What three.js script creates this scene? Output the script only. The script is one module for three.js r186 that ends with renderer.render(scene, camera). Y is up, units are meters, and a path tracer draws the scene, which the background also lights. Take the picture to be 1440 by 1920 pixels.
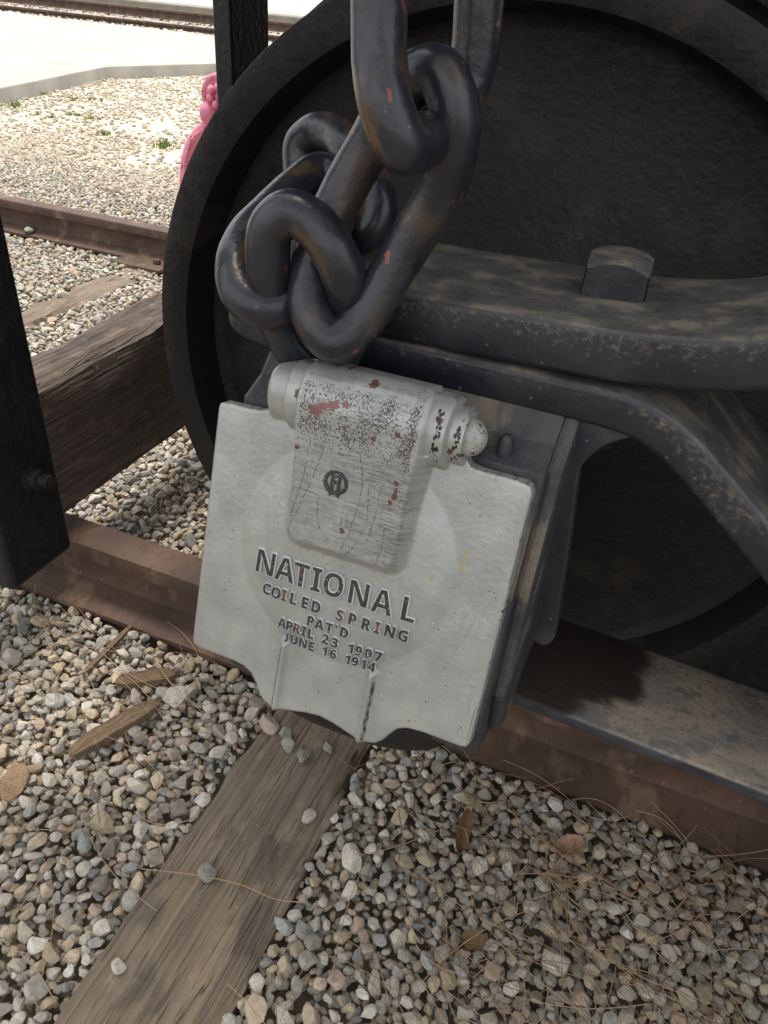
import * as THREE from 'three';
import { FontLoader } from 'three/addons/loaders/FontLoader.js';
import { TextGeometry } from 'three/addons/geometries/TextGeometry.js';
import { RoundedBoxGeometry } from 'three/addons/geometries/RoundedBoxGeometry.js';
import { mergeGeometries, mergeVertices, toCreasedNormals } from 'three/addons/utils/BufferGeometryUtils.js';

// ------------------------------------------------------------------ camera, sky, sun, exposure
const renderer = new THREE.WebGLRenderer({ antialias: true });
renderer.setSize(768, 1024);
renderer.toneMapping = THREE.LinearToneMapping;
renderer.toneMappingExposure = 2.4;
renderer.shadowMap.enabled = true;
const scene = new THREE.Scene();
const camera = new THREE.PerspectiveCamera(67.82, 768 / 1024, 0.02, 400);
camera.position.set(0, 0.872, 0);
camera.quaternion.setFromRotationMatrix(new THREE.Matrix4().makeBasis(
  new THREE.Vector3(0.92122, 0.06811, -0.38303), new THREE.Vector3(-0.27168, 0.81733, -0.50809), new THREE.Vector3(0.27845, 0.57213, 0.77145)));
scene.add(camera);

const SUN = new THREE.Vector3(-0.12, 1.0, -0.16).normalize();
{ // bright, thinly overcast sky: brighter overhead and around the veiled sun
  const w = 128, h = 64, d = new Float32Array(w * h * 4);
  for (let j = 0; j < h; j++) for (let i = 0; i < w; i++) {
    const th = (j + 0.5) / h * Math.PI - Math.PI / 2, ph = ((i + 0.5) / w - 0.5) * 2 * Math.PI;
    const v = new THREE.Vector3(Math.cos(th) * Math.cos(ph), Math.sin(th), Math.cos(th) * Math.sin(ph));
    const up = Math.max(0, v.y), glow = Math.pow(Math.max(0, v.dot(SUN)), 6);
    const L = v.y < 0 ? 0.35 : 0.7 * (0.66 + 0.5 * up) + 0.4 * glow;
    d.set([L * 0.985, L * 1.0, L * 1.025, 1], (j * w + i) * 4);
  }
  const sky = new THREE.DataTexture(d, w, h, THREE.RGBAFormat, THREE.FloatType);
  sky.mapping = THREE.EquirectangularReflectionMapping; sky.magFilter = THREE.LinearFilter; sky.needsUpdate = true;
  scene.background = sky; scene.environment = sky;
}
const sun = new THREE.DirectionalLight(0xfff4e6, 1.5);
sun.name = 'sun';
sun.position.copy(SUN).multiplyScalar(30); sun.castShadow = true; sun.shadow.radius = 26;
Object.assign(sun.shadow.camera, { left: -12, right: 12, top: 12, bottom: -12, near: 1, far: 80 });
sun.shadow.mapSize.set(2048, 2048);
scene.add(sun); scene.add(sun.target);

// ------------------------------------------------------------------ helpers
let seed = 7;
const rnd = (a = 1, b) => { seed = (seed + 0x6d2b79f5) | 0; let t = Math.imul(seed ^ (seed >>> 15), 1 | seed); t = (t + Math.imul(t ^ (t >>> 7), 61 | t)) ^ t; const r = ((t ^ (t >>> 14)) >>> 0) / 4294967296; return b === undefined ? r * a : a + r * (b - a); };
const clamp = (x, a = 0, b = 1) => Math.min(b, Math.max(a, x));
const ss = (a, b, x) => { const t = clamp((x - a) / (b - a)); return t * t * (3 - 2 * t); };
const lerp = (a, b, t) => a + (b - a) * t;
const mixc = (a, b, t) => [lerp(a[0], b[0], t), lerp(a[1], b[1], t), lerp(a[2], b[2], t)];

const PERM = new Uint16Array(1024);
{ const p = [...Array(512).keys()]; for (let i = 511; i > 0; i--) { const j = Math.floor(rnd(i + 1)); [p[i], p[j]] = [p[j], p[i]]; } for (let i = 0; i < 1024; i++) PERM[i] = p[i & 511]; }
const GX = new Float32Array(512), GY = new Float32Array(512);
for (let i = 0; i < 512; i++) { const a = rnd(6.2832); GX[i] = Math.cos(a); GY[i] = Math.sin(a); }
// gradient noise with period (px, py), about -0.7 .. 0.7
function noise(x, y, px = 256, py = 256, s = 0) {
  const xi = Math.floor(x), yi = Math.floor(y), fx = x - xi, fy = y - yi;
  const x0 = ((xi % px) + px) % px, x1 = (x0 + 1) % px, y0 = ((yi % py) + py) % py, y1 = (y0 + 1) % py;
  const u = fx * fx * fx * (fx * (fx * 6 - 15) + 10), v = fy * fy * fy * (fy * (fy * 6 - 15) + 10);
  const g = (a, b, dx, dy) => { const h = PERM[PERM[(a + s * 37) & 511] + (b & 511)]; return GX[h] * dx + GY[h] * dy; };
  const n0 = g(x0, y0, fx, fy), n1 = g(x1, y0, fx - 1, fy), n2 = g(x0, y1, fx, fy - 1), n3 = g(x1, y1, fx - 1, fy - 1);
  return (n0 + (n1 - n0) * u) * (1 - v) + (n2 + (n3 - n2) * u) * v;
}
// fractal noise on the unit square, periodic; fx, fy = cycles of the first octave
function fbm(u, v, fx, fy, oct, s = 0) { let a = 0, k = 1; for (let o = 0; o < oct; o++) { a += k * noise(u * fx, v * fy, fx, fy, s + o); k *= 0.55; fx *= 2; fy *= 2; } return a; }
function tex(w, h, fn, color = true) {
  const d = new Uint8Array(w * h * 4);
  for (let y = 0; y < h; y++) for (let x = 0; x < w; x++) {
    const c = fn((x + 0.5) / w, (y + 0.5) / h, x, y), o = (y * w + x) * 4;
    if (typeof c === 'number') { d[o] = d[o + 1] = d[o + 2] = clamp(c, 0, 255); } else { d[o] = clamp(c[0], 0, 255); d[o + 1] = clamp(c[1], 0, 255); d[o + 2] = clamp(c[2], 0, 255); }
    d[o + 3] = 255;
  }
  const t = new THREE.DataTexture(d, w, h, THREE.RGBAFormat); t.magFilter = THREE.LinearFilter; t.minFilter = THREE.LinearFilter;
  t.wrapS = t.wrapT = THREE.RepeatWrapping; if (color) t.colorSpace = THREE.SRGBColorSpace; t.needsUpdate = true; return t;
}
const rep = (t, sx, sy) => { const c = t.clone(); c.repeat.set(sx, sy); c.needsUpdate = true; return c; };   // sx, sy = repeats per metre of uv
const std = (o) => new THREE.MeshStandardMaterial(o);

const used = {};
function numbered(n) { used[n] = (used[n] ?? -1) + 1; return used[n] ? `${n}_${String(used[n]).padStart(3, '0')}` : n; }
function tag(o, label, category, group) { o.userData.label = label; o.userData.category = category; if (group) o.userData.group = group; return o; }
function shade(o) { o.castShadow = o.receiveShadow = true; return o; }
function mesh(name, g, m, parent = scene) { const o = shade(new THREE.Mesh(g, m)); o.name = parent === scene ? numbered(name) : name; parent.add(o); return o; }
function thing(name, label, category, group) { const o = new THREE.Group(); o.name = numbered(name); scene.add(o); return tag(o, label, category, group); }
function struct(name, g, m) { const o = mesh(name, g, m); o.userData.kind = 'structure'; return o; }

// uv in metres by the dominant axis of the normal
function boxUV(g) {
  g = g.index ? g.toNonIndexed() : g; const p = g.attributes.position, n = g.attributes.normal, uv = new Float32Array(p.count * 2);
  for (let i = 0; i < p.count; i++) {
    const f = i - (i % 3); let ax = 0, ay = 0, az = 0; for (let k = 0; k < 3; k++) { ax += n.getX(f + k); ay += n.getY(f + k); az += n.getZ(f + k); }
    ax = Math.abs(ax); ay = Math.abs(ay); az = Math.abs(az);
    const X = p.getX(i), Y = p.getY(i), Z = p.getZ(i);
    if (ay >= ax && ay >= az) { uv[2 * i] = X; uv[2 * i + 1] = Z; } else if (ax >= az) { uv[2 * i] = Z; uv[2 * i + 1] = Y; } else { uv[2 * i] = X; uv[2 * i + 1] = Y; }
  }
  g.setAttribute('uv', new THREE.BufferAttribute(uv, 2)); return g;
}
function rbox(x0, x1, y0, y1, z0, z1, r = 0.004) { const g = new RoundedBoxGeometry(x1 - x0, y1 - y0, z1 - z0, 2, r); g.translate((x0 + x1) / 2, (y0 + y1) / 2, (z0 + z1) / 2); return boxUV(g); }
// loft: rings of equal length -> surface with uv (s along, perimeter length)
function loft(rings, closedCaps = true, crease = 0.7) {
  const m = rings[0].length, ref = rings[rings.length >> 1], pos = [], uv = [], idx = []; let s = 0;
  rings.forEach((r, i) => {
    if (i) s += Math.max(1e-4, r[0].distanceTo(rings[i - 1][0]));
    let t = 0;
    for (let j = 0; j <= m; j++) { const p = r[j % m]; if (j) t += ref[j % m].distanceTo(ref[j - 1]); pos.push(p.x, p.y, p.z); uv.push(s, t); }
  });
  const q = m + 1;
  for (let i = 0; i < rings.length - 1; i++) for (let j = 0; j < m; j++) { const a = i * q + j, b = a + 1, c = a + q, d = c + 1; idx.push(a, c, b, b, c, d); }
  if (closedCaps) for (const e of [0, rings.length - 1]) {
    const c = new THREE.Vector3(); rings[e].forEach((p) => c.add(p)); c.divideScalar(m); const k = pos.length / 3; pos.push(c.x, c.y, c.z); uv.push(e ? s : 0, 0);
    for (let j = 0; j < m; j++) e ? idx.push(k, e * q + j + 1, e * q + j) : idx.push(k, j, j + 1);
  }
  let g = new THREE.BufferGeometry(); g.setAttribute('position', new THREE.Float32BufferAttribute(pos, 3)); g.setAttribute('uv', new THREE.Float32BufferAttribute(uv, 2)); g.setIndex(idx);
  g.computeVertexNormals(); return crease ? toCreasedNormals(g, crease) : g;
}
// rounded rectangle ring as (n, z) starting at the front lower corner, going up the front, back over the top
function rrect(t, z0, z1, r, k = 3) {
  const out = [], a = t / 2;
  for (const [cn, cz, a0] of [[-a + r, z1 - r, -90], [a - r, z1 - r, 0], [a - r, z0 + r, 90], [-a + r, z0 + r, 180]])
    for (let i = 0; i <= k; i++) { const q = (a0 + 90 * i / k) * Math.PI / 180; out.push([cn + r * Math.sin(q), cz + r * Math.cos(q)]); }
  return out;
}
// flat bar swept along a curve in x, y
function bar(path, t, z0, z1, r = 0.004, n = 140, R = 0) {
  const c = new THREE.CatmullRomCurve3(path.map(([x, y]) => new THREE.Vector3(x, y, 0)), false, 'centripetal');
  const sec = rrect(t, z0, z1, r), rings = [], L = c.getLength();
  for (let i = -1; i <= n + 1; i++) {
    const q = clamp(i / n), u = R ? 0.12 * q + 0.88 * q ** 2.2 : q, p = c.getPointAt(u), d = c.getTangentAt(u), nx = -d.y, ny = d.x, end = i < 0 || i > n, zc = (z0 + z1) / 2;
    const out = end ? 0.004 * Math.sign(i) : 0, kk = end ? (t / 2 - 0.004) / (t / 2) : 1;
    const s = u * L, cut = R && s < R ? R - Math.sqrt(R * R - (R - s) ** 2) : 0, hw = (z1 - z0) / 2, zs = (hw - Math.min(cut, hw * 0.75)) / hw;
    rings.push(sec.map(([a, z]) => new THREE.Vector3(p.x + d.x * out + nx * a * kk, p.y + d.y * out + ny * a * kk, zc + (z - zc) * zs * (end ? 0.94 : 1))));
  }
  return loft(rings);
}
function sweepX(profile, x0, x1, n = 1) { const rings = []; for (let i = 0; i <= n; i++) rings.push(profile.map(([z, y]) => new THREE.Vector3(lerp(x0, x1, i / n), y, z))); return loft(rings); }

// ------------------------------------------------------------------ textures
const BLACK = [27, 29, 36], DUST = [139, 120, 96];
const specks = (u, v, f, s, lo, hi) => ss(lo, hi, fbm(u, v, f, f, 3, s));
const castBump = tex(512, 512, (u, v) => 128 + 90 * fbm(u, v, 24, 24, 4, 3), false);
const orangePeel = tex(512, 512, (u, v) => 128 + 80 * fbm(u, v, 18, 18, 3, 9) + 26 * fbm(u, v, 6, 6, 2, 4), false);
// bars: u spans 0.8 m, v spans the perimeter (front face first, then the top)
function barTex(front, top, dustTop, sd) {
  const per = 2 * front + 2 * top;
  return tex(1024, 512, (u, v) => {
    const p = v * per, onTop = ss(front - 0.002, front + 0.003, p) * (1 - ss(front + top - 0.004, front + top, p)), onFront = 1 - ss(front - 0.002, front + 0.001, p);
    let c = mixc(BLACK, [40, 43, 51], clamp(0.5 + fbm(u, v, 10, 6, 4, sd)));
    const web = Math.abs(fbm(u, v, 60, 24, 3, sd + 5)), pat = fbm(u, v, 7, 3, 3, sd + 2);
    const edge = ss(front - 0.02, front, p) * onFront;
    const fleck = fbm(u, v, 150, 64, 3, sd + 6), low = fbm(u, v, 16, 5, 4, sd + 8); c = mixc(c, DUST, onFront * (0.34 * ss(0.24, 0.5, fleck + 0.5 * pat + 0.4 * edge - 0.3) + 0.1 * ss(0.1, 0.5, low) + 0.4 * (1 - ss(0.01, 0.05, web)) * ss(0.2, 0.5, pat + 0.4 * edge)));
    const t = fbm(u, v, 26, 14, 6, sd + 7), t2 = fbm(u, v, 170, 80, 3, sd + 9);
    c = mixc(c, mixc(mixc([104, 100, 95], [124, 116, 103], ss(0.0, 0.45, t)), [72, 71, 69], 0.5 * ss(0.08, 0.4, t2 - 0.5 * t)), onTop * clamp(dustTop + 0.12 + 0.3 * t));
    if (noise(u * 150, v * 70, 150, 70, sd) > 0.56) c = mixc(c, [170, 160, 145], 0.6);
    return c;
  });
}
const tBarUp = barTex(0.033, 0.13, 0.72, 11), tBarLow = barTex(0.0255, 0.13, 0.55, 21);
const barMat = (t, per, o = {}) => std({ map: rep(t, 1.25, 1 / per), roughness: 0.46, bumpMap: rep(castBump, 5, 5), bumpScale: 0.0006, ...o });
const mBarUp = barMat(tBarUp, 0.326), mBarLow = barMat(tBarLow, 0.311);
// lower tie bar: sandy dust with a dark oil stain (u = metres from its left end)
const tTie = tex(1024, 512, (u, v) => {
  const p = v * 0.254, x = u * 0.85 - 0.33, onTop = ss(0.011, 0.014, p) * (1 - ss(0.122, 0.126, p)), zq = (p - 0.012) / 0.115;
  let c = mixc([40, 43, 50], [66, 69, 76], clamp(0.5 + fbm(u, v, 20, 8, 4, 31)));
  if (onTop > 0) {
    const t = fbm(u, v, 16, 12, 5, 33), g = fbm(u, v, 130, 60, 2, 35);
    let d = mixc([150, 138, 121], [122, 116, 109], clamp(0.5 + 1.2 * t)); d = mixc(d, [92, 86, 80], 0.5 * ss(0.15, 0.5, g));
    const bare = ss(0.05, 0.25, fbm(u, v, 22, 9, 4, 37) - 0.2 + 0.22 * (1 - ss(0.05, 0.3, zq)));
    d = mixc(d, [58, 61, 68], bare * 0.3);
    const stain = x - 0.062 * ss(0.0, 0.45, zq) + 0.022 * fbm(u, v, 18, 8, 4, 39);
    d = mixc([40, 31, 26], d, ss(-0.002, 0.022, stain));
    if (g > 0.42 && stain < 0.005) d = mixc(d, [70, 54, 44], 0.5);
    c = mixc(c, d, onTop);
  }
  return c;
});
const mTie = std({ map: rep(tTie, 1 / 0.85, 1 / 0.254), roughness: 0.75, bumpMap: rep(castBump, 6, 6), bumpScale: 0.0007 });
function paintTex(base, light, dust, dustAmt, sd, rust = 0) {
  return tex(512, 512, (u, v) => {
    let c = mixc(base, light, clamp(0.45 + 0.9 * fbm(u, v, 6, 6, 5, sd)));
    c = mixc(c, dust, clamp(ss(0.1, 0.5, fbm(u, v, 5, 5, 6, sd + 3)) * dustAmt));
    c = mixc(c, [112, 62, 46], rust * ss(0.3, 0.42, fbm(u, v, 9, 9, 3, sd + 6)));
    if (noise(u * 90, v * 90, 90, 90, sd + 8) > 0.6) c = mixc(c, [160, 150, 135], 0.7);
    return c;
  });
}
const mWheel = std({ map: rep(paintTex([7, 7, 9], [12, 12, 13], [50, 46, 40], 0.55, 41, 0.08), 2.6, 2.6), roughness: 0.6, bumpMap: rep(castBump, 5, 5), bumpScale: 0.0013 });
const mBlack = std({ map: rep(paintTex([14, 14, 17], [24, 24, 28], [44, 40, 36], 0.3, 51), 3, 3), roughness: 0.6, bumpMap: rep(castBump, 4, 4), bumpScale: 0.002 });
const mBox = std({ map: rep(paintTex([48, 50, 55], [70, 70, 71], [118, 106, 90], 0.8, 55), 3.2, 3.2), roughness: 0.55, bumpMap: rep(castBump, 5, 5), bumpScale: 0.0012 });
const mFin = std({ map: rep(paintTex([36, 39, 48], [48, 51, 61], [110, 98, 84], 0.3, 57), 3.2, 3.2), roughness: 0.5, bumpMap: rep(castBump, 5, 5), bumpScale: 0.0006 });
const chainTex = (sd, grime) => tex(1024, 256, (u, v) => {
  let c = mixc([30, 33, 41], [46, 48, 56], clamp(0.5 + fbm(u, v, 12, 4, 4, sd)));
  c = mixc(c, [84, 66, 50], clamp(ss(0.05, 0.5, fbm(u, v, 9, 3, 5, sd + 2)) * grime));
  const r = fbm(u, v, 26, 8, 5, sd + 4); c = mixc(c, [122, 66, 54], ss(0.6, 0.66, r));
  c = mixc(c, [104, 78, 56], 0.8 * ss(0.3, 0.6, fbm(u, v, 6, 2, 6, sd + 11)));
  if (noise(u * 160, v * 50, 160, 50, sd) > 0.6) c = mixc(c, [190, 175, 150], 0.7);
  return c;
});
const chainMat = (sd, grime) => std({ map: rep(chainTex(sd, grime), 1 / 0.45, 1 / 0.088), roughness: 0.29, bumpMap: rep(castBump, 7, 7), bumpScale: 0.0004 });
const tRail = (dark) => tex(1024, 256, (u, v) => {
  let c = mixc([94, 72, 58], [68, 52, 43], clamp(0.5 + fbm(u, v, 8, 3, 5, 61)));
  c = mixc(c, [122, 102, 80], 0.75 * ss(0.05, 0.5, fbm(u, v, 10, 4, 5, 63)) * dark);
  if (noise(u * 130, v * 30, 130, 30, 2) > 0.56) c = mixc(c, [160, 120, 90], 0.6);
  return mixc(c, [60, 40, 32], 0.4 * ss(0.1, 0.6, fbm(u, v, 90, 20, 3, 65)));
});
const mRail = std({ map: rep(tRail(1), 1.1, 2.2), roughness: 0.7, bumpMap: rep(castBump, 5, 5), bumpScale: 0.0006 });
const woodTex = (a, b, dk, sd, pale = 0.4) => tex(512, 1024, (u, v) => {
  const g = fbm(u, v, 46, 3, 4, sd), w = fbm(u, v, 8, 2, 4, sd + 3), crack = Math.abs(fbm(u, v, 20, 2, 3, sd + 5)), blot = fbm(u, v, 4, 6, 5, sd + 7);
  let c = mixc(a, b, clamp(0.5 + 0.75 * g + 0.55 * w)); c = mixc(c, dk, 0.65 * (1 - ss(0.006, 0.03, crack)) * ss(-0.1, 0.2, w));
  c = mixc(c, dk, 0.42 * ss(0.16, 0.45, blot)); c = mixc(c, [150, 133, 110], pale * ss(0.2, 0.5, fbm(u, v, 10, 16, 5, sd + 9)));
  if (pale && noise(u * 60, v * 120, 60, 120, sd) > 0.55) c = mixc(c, [175, 160, 120], 0.5);
  return c;
});
const woodBump = tex(512, 1024, (u, v) => 150 + 70 * fbm(u, v, 46, 3, 4, 71) + 40 * fbm(u, v, 30, 40, 3, 75) - 130 * (1 - ss(0.006, 0.04, Math.abs(fbm(u, v, 20, 2, 3, 76)))), false);
const tTieWood = woodTex([106, 93, 80], [132, 118, 102], [60, 52, 45], 71);
const mTieWood = std({ map: rep(tTieWood, 3.2, 1.1), roughness: 0.9, bumpMap: rep(woodBump, 3.2, 1.1), bumpScale: 0.004 });
const mBeam = std({  map: rep(woodTex([76, 67, 60], [102, 90, 80], [42, 37, 34], 81, 0.25), 4, 1.4), roughness: 0.92, bumpMap: rep(woodBump, 4, 1.4), bumpScale: 0.006 });
const mChunk = std({ map: rep(woodTex([100, 84, 66], [126, 107, 84], [62, 50, 40], 91), 8, 5), roughness: 0.95, bumpMap: rep(woodBump, 8, 5), bumpScale: 0.002 });

// ------------------------------------------------------------------ ground
const soilTex = tex(512, 512, (u, v) => mixc([104, 93, 79], [140, 126, 107], clamp(0.5 + fbm(u, v, 16, 16, 5, 101))));
const sandTex = tex(1024, 1024, (u, v) => { let c = mixc([186, 175, 156], [208, 198, 181], clamp(0.5 + fbm(u, v, 6, 6, 5, 103))); if (noise(u * 120, v * 120, 120, 120, 5) > 0.34) c = mixc(c, [120, 112, 102], 0.7); return c; });
const concTex = tex(1024, 1024, (u, v) => mixc([152, 150, 143], [176, 173, 165], clamp(0.5 + 0.9 * fbm(u, v, 5, 5, 6, 105))));
const flat = (pts, y) => { const g = new THREE.ShapeGeometry(new THREE.Shape(pts.map(([x, z]) => new THREE.Vector2(x, -z)))); g.rotateX(-Math.PI / 2); g.translate(0, y, 0); return boxUV(g); };
struct('ground', flat([[-160, -160], [160, -160], [160, 160], [-160, 160]], -0.03), std({ map: rep(soilTex, 1.5, 1.5), roughness: 1 }));
struct('sandy_ground', flat([[-16, -10.4], [9, -10.4], [9, -2.9], [-16, -2.9]], -0.012), std({ map: rep(sandTex, 0.7, 0.7), roughness: 1, bumpMap: rep(castBump, 2, 2), bumpScale: 0.01 }));
{ // concrete slab with a slanted corner, a step above the sand
  const pts = [[-2.8, 2.2], [-4.65, -4.48], [-5.114, -6.115], [-4.783, -7.3], [-3.9, -10.3], [-60, -10.3], [-60, 2.0]];
  const s = new THREE.Shape(pts.map(([x, z]) => new THREE.Vector2(x, -z))), g = new THREE.ExtrudeGeometry(s, { depth: 0.14, bevelSize: 0.008, bevelThickness: 0.008, bevelSegments: 2 });
  g.rotateX(-Math.PI / 2); g.translate(0, -0.06, 0);
  struct('concrete_slab', boxUV(g), std({ map: rep(concTex, 0.5, 0.5), roughness: 0.9 }));
  struct('kerb', rbox(-60, 60, -0.05, 0.2, -15.2, -14.6, 0.02), std({ map: rep(concTex, 0.8, 0.8), color: 0xc8c4bc, roughness: 0.95 }));
  struct('pavement', rbox(-80, 80, -0.05, 0.19, -60, -15.203, 0.02), std({ map: rep(concTex, 0.4, 0.4), roughness: 0.9 }));
}

// gravel: every stone a real, faceted pebble; past counting, so one object
const rocks = [];
function rockGeo(detail) {
  const pw = rnd(30, 90);
  let g = new THREE.IcosahedronGeometry(1, detail); g.deleteAttribute('uv'); g.deleteAttribute('normal'); g = mergeVertices(g, 1e-4);
  const planes = [], np = 7 + Math.floor(rnd(5));
  for (let i = 0; i < np; i++) planes.push([new THREE.Vector3(rnd(-1, 1), rnd(-1, 1), rnd(-1, 1)).normalize(), rnd(0.46, 0.95)]);
  const p = g.attributes.position, v = new THREE.Vector3(), o = rnd(50), sh = rnd(-0.25, 0.25);
  for (let i = 0; i < p.count; i++) {
    v.fromBufferAttribute(p, i); let r = 0;
    for (const [n, d] of planes) { const c = n.dot(v); if (c > 0.05) r += Math.pow(c / d, pw); }
    r = Math.min(1.06, Math.pow(r + 0.2, -1 / pw)); r *= 1 + 0.045 * noise(v.x * 2.3 + o, v.y * 2.3 + v.z * 3.1) + 0.02 * noise(v.x * 7 + o, v.z * 7 - v.y * 5);
    v.multiplyScalar(r); v.x += sh * v.y; p.setXYZ(i, v.x, v.y, v.z);
  }
  g = toCreasedNormals(g, 0.36); const P = g.attributes.position, uv = new Float32Array(P.count * 2), off = rnd(5);
  const e1 = new THREE.Vector3(), e2 = new THREE.Vector3(), a = new THREE.Vector3(), b = new THREE.Vector3(), c = new THREE.Vector3();
  for (let f = 0; f < P.count; f += 3) {
    a.fromBufferAttribute(P, f); b.fromBufferAttribute(P, f + 1); c.fromBufferAttribute(P, f + 2); e1.subVectors(b, a).cross(e2.subVectors(c, a));
    const X = Math.abs(e1.x), Y = Math.abs(e1.y), Z = Math.abs(e1.z);
    [a, b, c].forEach((q, k) => { const i = 2 * (f + k); if (Y >= X && Y >= Z) { uv[i] = q.x + off; uv[i + 1] = q.z; } else if (X >= Z) { uv[i] = q.z; uv[i + 1] = q.y + off; } else { uv[i] = q.x; uv[i + 1] = q.y - off; } });
  }
  g.setAttribute('uv', new THREE.BufferAttribute(uv, 2)); return g;
}
for (let i = 0; i < 14; i++) rocks.push(rockGeo(6));
const rocksFar = []; for (let i = 0; i < 6; i++) rocksFar.push(rockGeo(1));
const grain = (lo, amt, sd, thr) => tex(256, 256, (u, v) => { const a = fbm(u, v, 26, 26, 3, sd), b = noise(u * 40, v * 40, 40, 40, sd + 2), c = fbm(u, v, 4, 4, 3, sd + 4); let x = 232 + 30 * c + 34 * a; if (b + 0.4 * a > thr) x = lerp(x, lo, amt); return [x, x * 0.99, x * 0.97]; });
const rockMats = [
  std({ map: rep(grain(70, 0.75, 111, 0.3), 0.42, 0.42), roughness: 0.86, bumpMap: rep(castBump, 0.3, 0.3), bumpScale: 0.0008 }),
  std({ map: rep(grain(150, 0.5, 121, 0.4), 0.42, 0.42), roughness: 0.82, bumpMap: rep(castBump, 0.3, 0.3), bumpScale: 0.0006 }),
];
const COLS = [['#c2bbae', 26, 0], ['#d2ccc0', 18, 0], ['#e0dcd4', 12, 0], ['#ad9c82', 12, 1], ['#bfae94', 12, 1], ['#989590', 14, 1], ['#8c8e8d', 7, 1], ['#6e7071', 5, 1], ['#b9a190', 7, 1], ['#98978a', 6, 1], ['#b2b2b0', 14, 0], ['#7d7468', 4, 1]]
  .map(([c, w, m]) => [new THREE.Color(c), w, m]);
const CW = COLS.reduce((a, c) => a + c[1], 0);
const pickCol = () => { let r = rnd(CW); for (const c of COLS) { if ((r -= c[1]) <= 0) return c; } return COLS[0]; };
const stones = new Map(), GREY = new THREE.Color('#a9a7a2'), SAND = new THREE.Color('#c9bda8');
function addStone(geo, x, y, z, s, tint, lift = 0) {
  const [col, , mi] = pickCol(), k = `${geo}/${mi}`; if (!stones.has(k)) stones.set(k, []);
  const q = new THREE.Quaternion().setFromEuler(new THREE.Euler(rnd(-0.45, 0.45), rnd(6.283), rnd(-0.45, 0.45)));
  const el = rnd(0.95, 1.35), fl = rnd(0.62, 0.9);
  const c = col.clone().lerp(GREY, 0.22).multiplyScalar(rnd(1.02, 1.38)); if (tint) c.lerp(tint, lift || 0.25);
  stones.get(k).push([new THREE.Matrix4().compose(new THREE.Vector3(x, y, z), q, new THREE.Vector3(s * el, s * fl, s / Math.sqrt(el))), c]);
}
const solid = [];   // footprints that stones keep out of: x0, x1, z0, z1
const blocked = (x, z, r) => solid.some(([a, b, c, d]) => x > a - r && x < b + r && z > c - r && z < d + r);
const dustTint = new THREE.Color('#b09c80');
function scatter(x0, x1, z0, z1, { fine, big, yBig, keep = () => 1, geos, dusty = () => 0, sand = 0 }) {
  for (let x = x0; x < x1; x += fine) for (let z = z0; z < z1; z += fine) {
    const px = x + rnd(fine), pz = z + rnd(fine), s = fine * rnd(0.42, 0.72); if (blocked(px, pz, s * 0.5) || rnd() > keep(px, pz)) continue;
    addStone(Math.floor(rnd(geos[0], geos[1])), px, yBig - 0.008 + rnd(-0.003, 0.004), pz, s, sand ? SAND : rnd() < 0.4 ? dustTint : null, sand);
  }
  if (!big) return;
  const cell = 0.018, grid = new Map(), tries = Math.floor((x1 - x0) * (z1 - z0) * 11000);
  for (let i = 0; i < tries; i++) {
    const px = rnd(x0, x1), pz = rnd(z0, z1), u = rnd(), s = u < 0.05 ? rnd(0.0122, 0.017) : u < 0.5 ? rnd(0.008, 0.0118) : rnd(0.0052, 0.008);
    if (blocked(px, pz, s * 0.75) || rnd() > keep(px, pz)) continue;
    const gx = Math.floor(px / cell), gz = Math.floor(pz / cell); let ok = true;
    for (let a = -1; a <= 1 && ok; a++) for (let b = -1; b <= 1 && ok; b++) for (const q of grid.get((gx + a) * 10007 + gz + b) || []) if (Math.hypot(q[0] - px, q[1] - pz) < (q[2] + s) * 0.78) { ok = false; break; }
    if (!ok) continue;
    const key = gx * 10007 + gz; if (!grid.has(key)) grid.set(key, []); grid.get(key).push([px, pz, s]);
    addStone(Math.floor(rnd(geos[0], geos[1])), px, yBig + s * 0.22 + rnd(-0.002, 0.004), pz, s, rnd() < dusty(px, pz) ? dustTint : null);
  }
}
const NEAR = -0.747, FAR = -2.247;   // rail centre lines
solid.push([-0.376, -0.226, -2.8, 0.02], [-9, 7, NEAR - 0.06, NEAR + 0.062], [-30, 7, FAR - 0.06, FAR + 0.062], [-1.785, -1.665, -2.02, -1.35]);
scatter(-1.25, 0.95, -0.69, 0.1, { fine: 0.0098, big: true, yBig: -0.003, geos: [0, 14], dusty: (x, z) => 0.25 + 0.45 * ss(-0.2, 0.2, x) });
scatter(-3.6, -0.2, -2.19, -0.80, { fine: 0.0115, big: true, yBig: -0.004, geos: [0, 14], dusty: () => 0.1 });
scatter(-0.2, 0.9, -2.19, -0.80, { fine: 0.02, big: false, yBig: 0.0, geos: [14, 20] });
scatter(-4.6, -1.2, -3.3, -2.30, { fine: 0.02, big: true, yBig: -0.004, geos: [14, 20], dusty: () => 0.2 });
scatter(-9, -1.2, -9.5, -3.0, { fine: 0.026, big: false, yBig: -0.001, sand: 0.5, geos: [14, 20], keep: (x, z) => (x < -4.6 + (z + 4.4) * 0.28 - 0.05 ? 0 : 1) * (1 - 0.66 * ss(-3.1, -4.6, z)) * ss(-0.65, 0.3, noise(x * 1.6, z * 1.1)) });
scatter(-14, 1, -14.6, -10.3, { fine: 0.075, big: false, yBig: 0.02, geos: [14, 20] });
const gravel = new THREE.Group(); gravel.name = 'gravel'; gravel.userData = { label: 'grey, tan and white gravel ballast between and beside the rails', category: 'gravel', kind: 'stuff' }; scene.add(gravel);
const allRocks = [...rocks, ...rocksFar];
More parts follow.
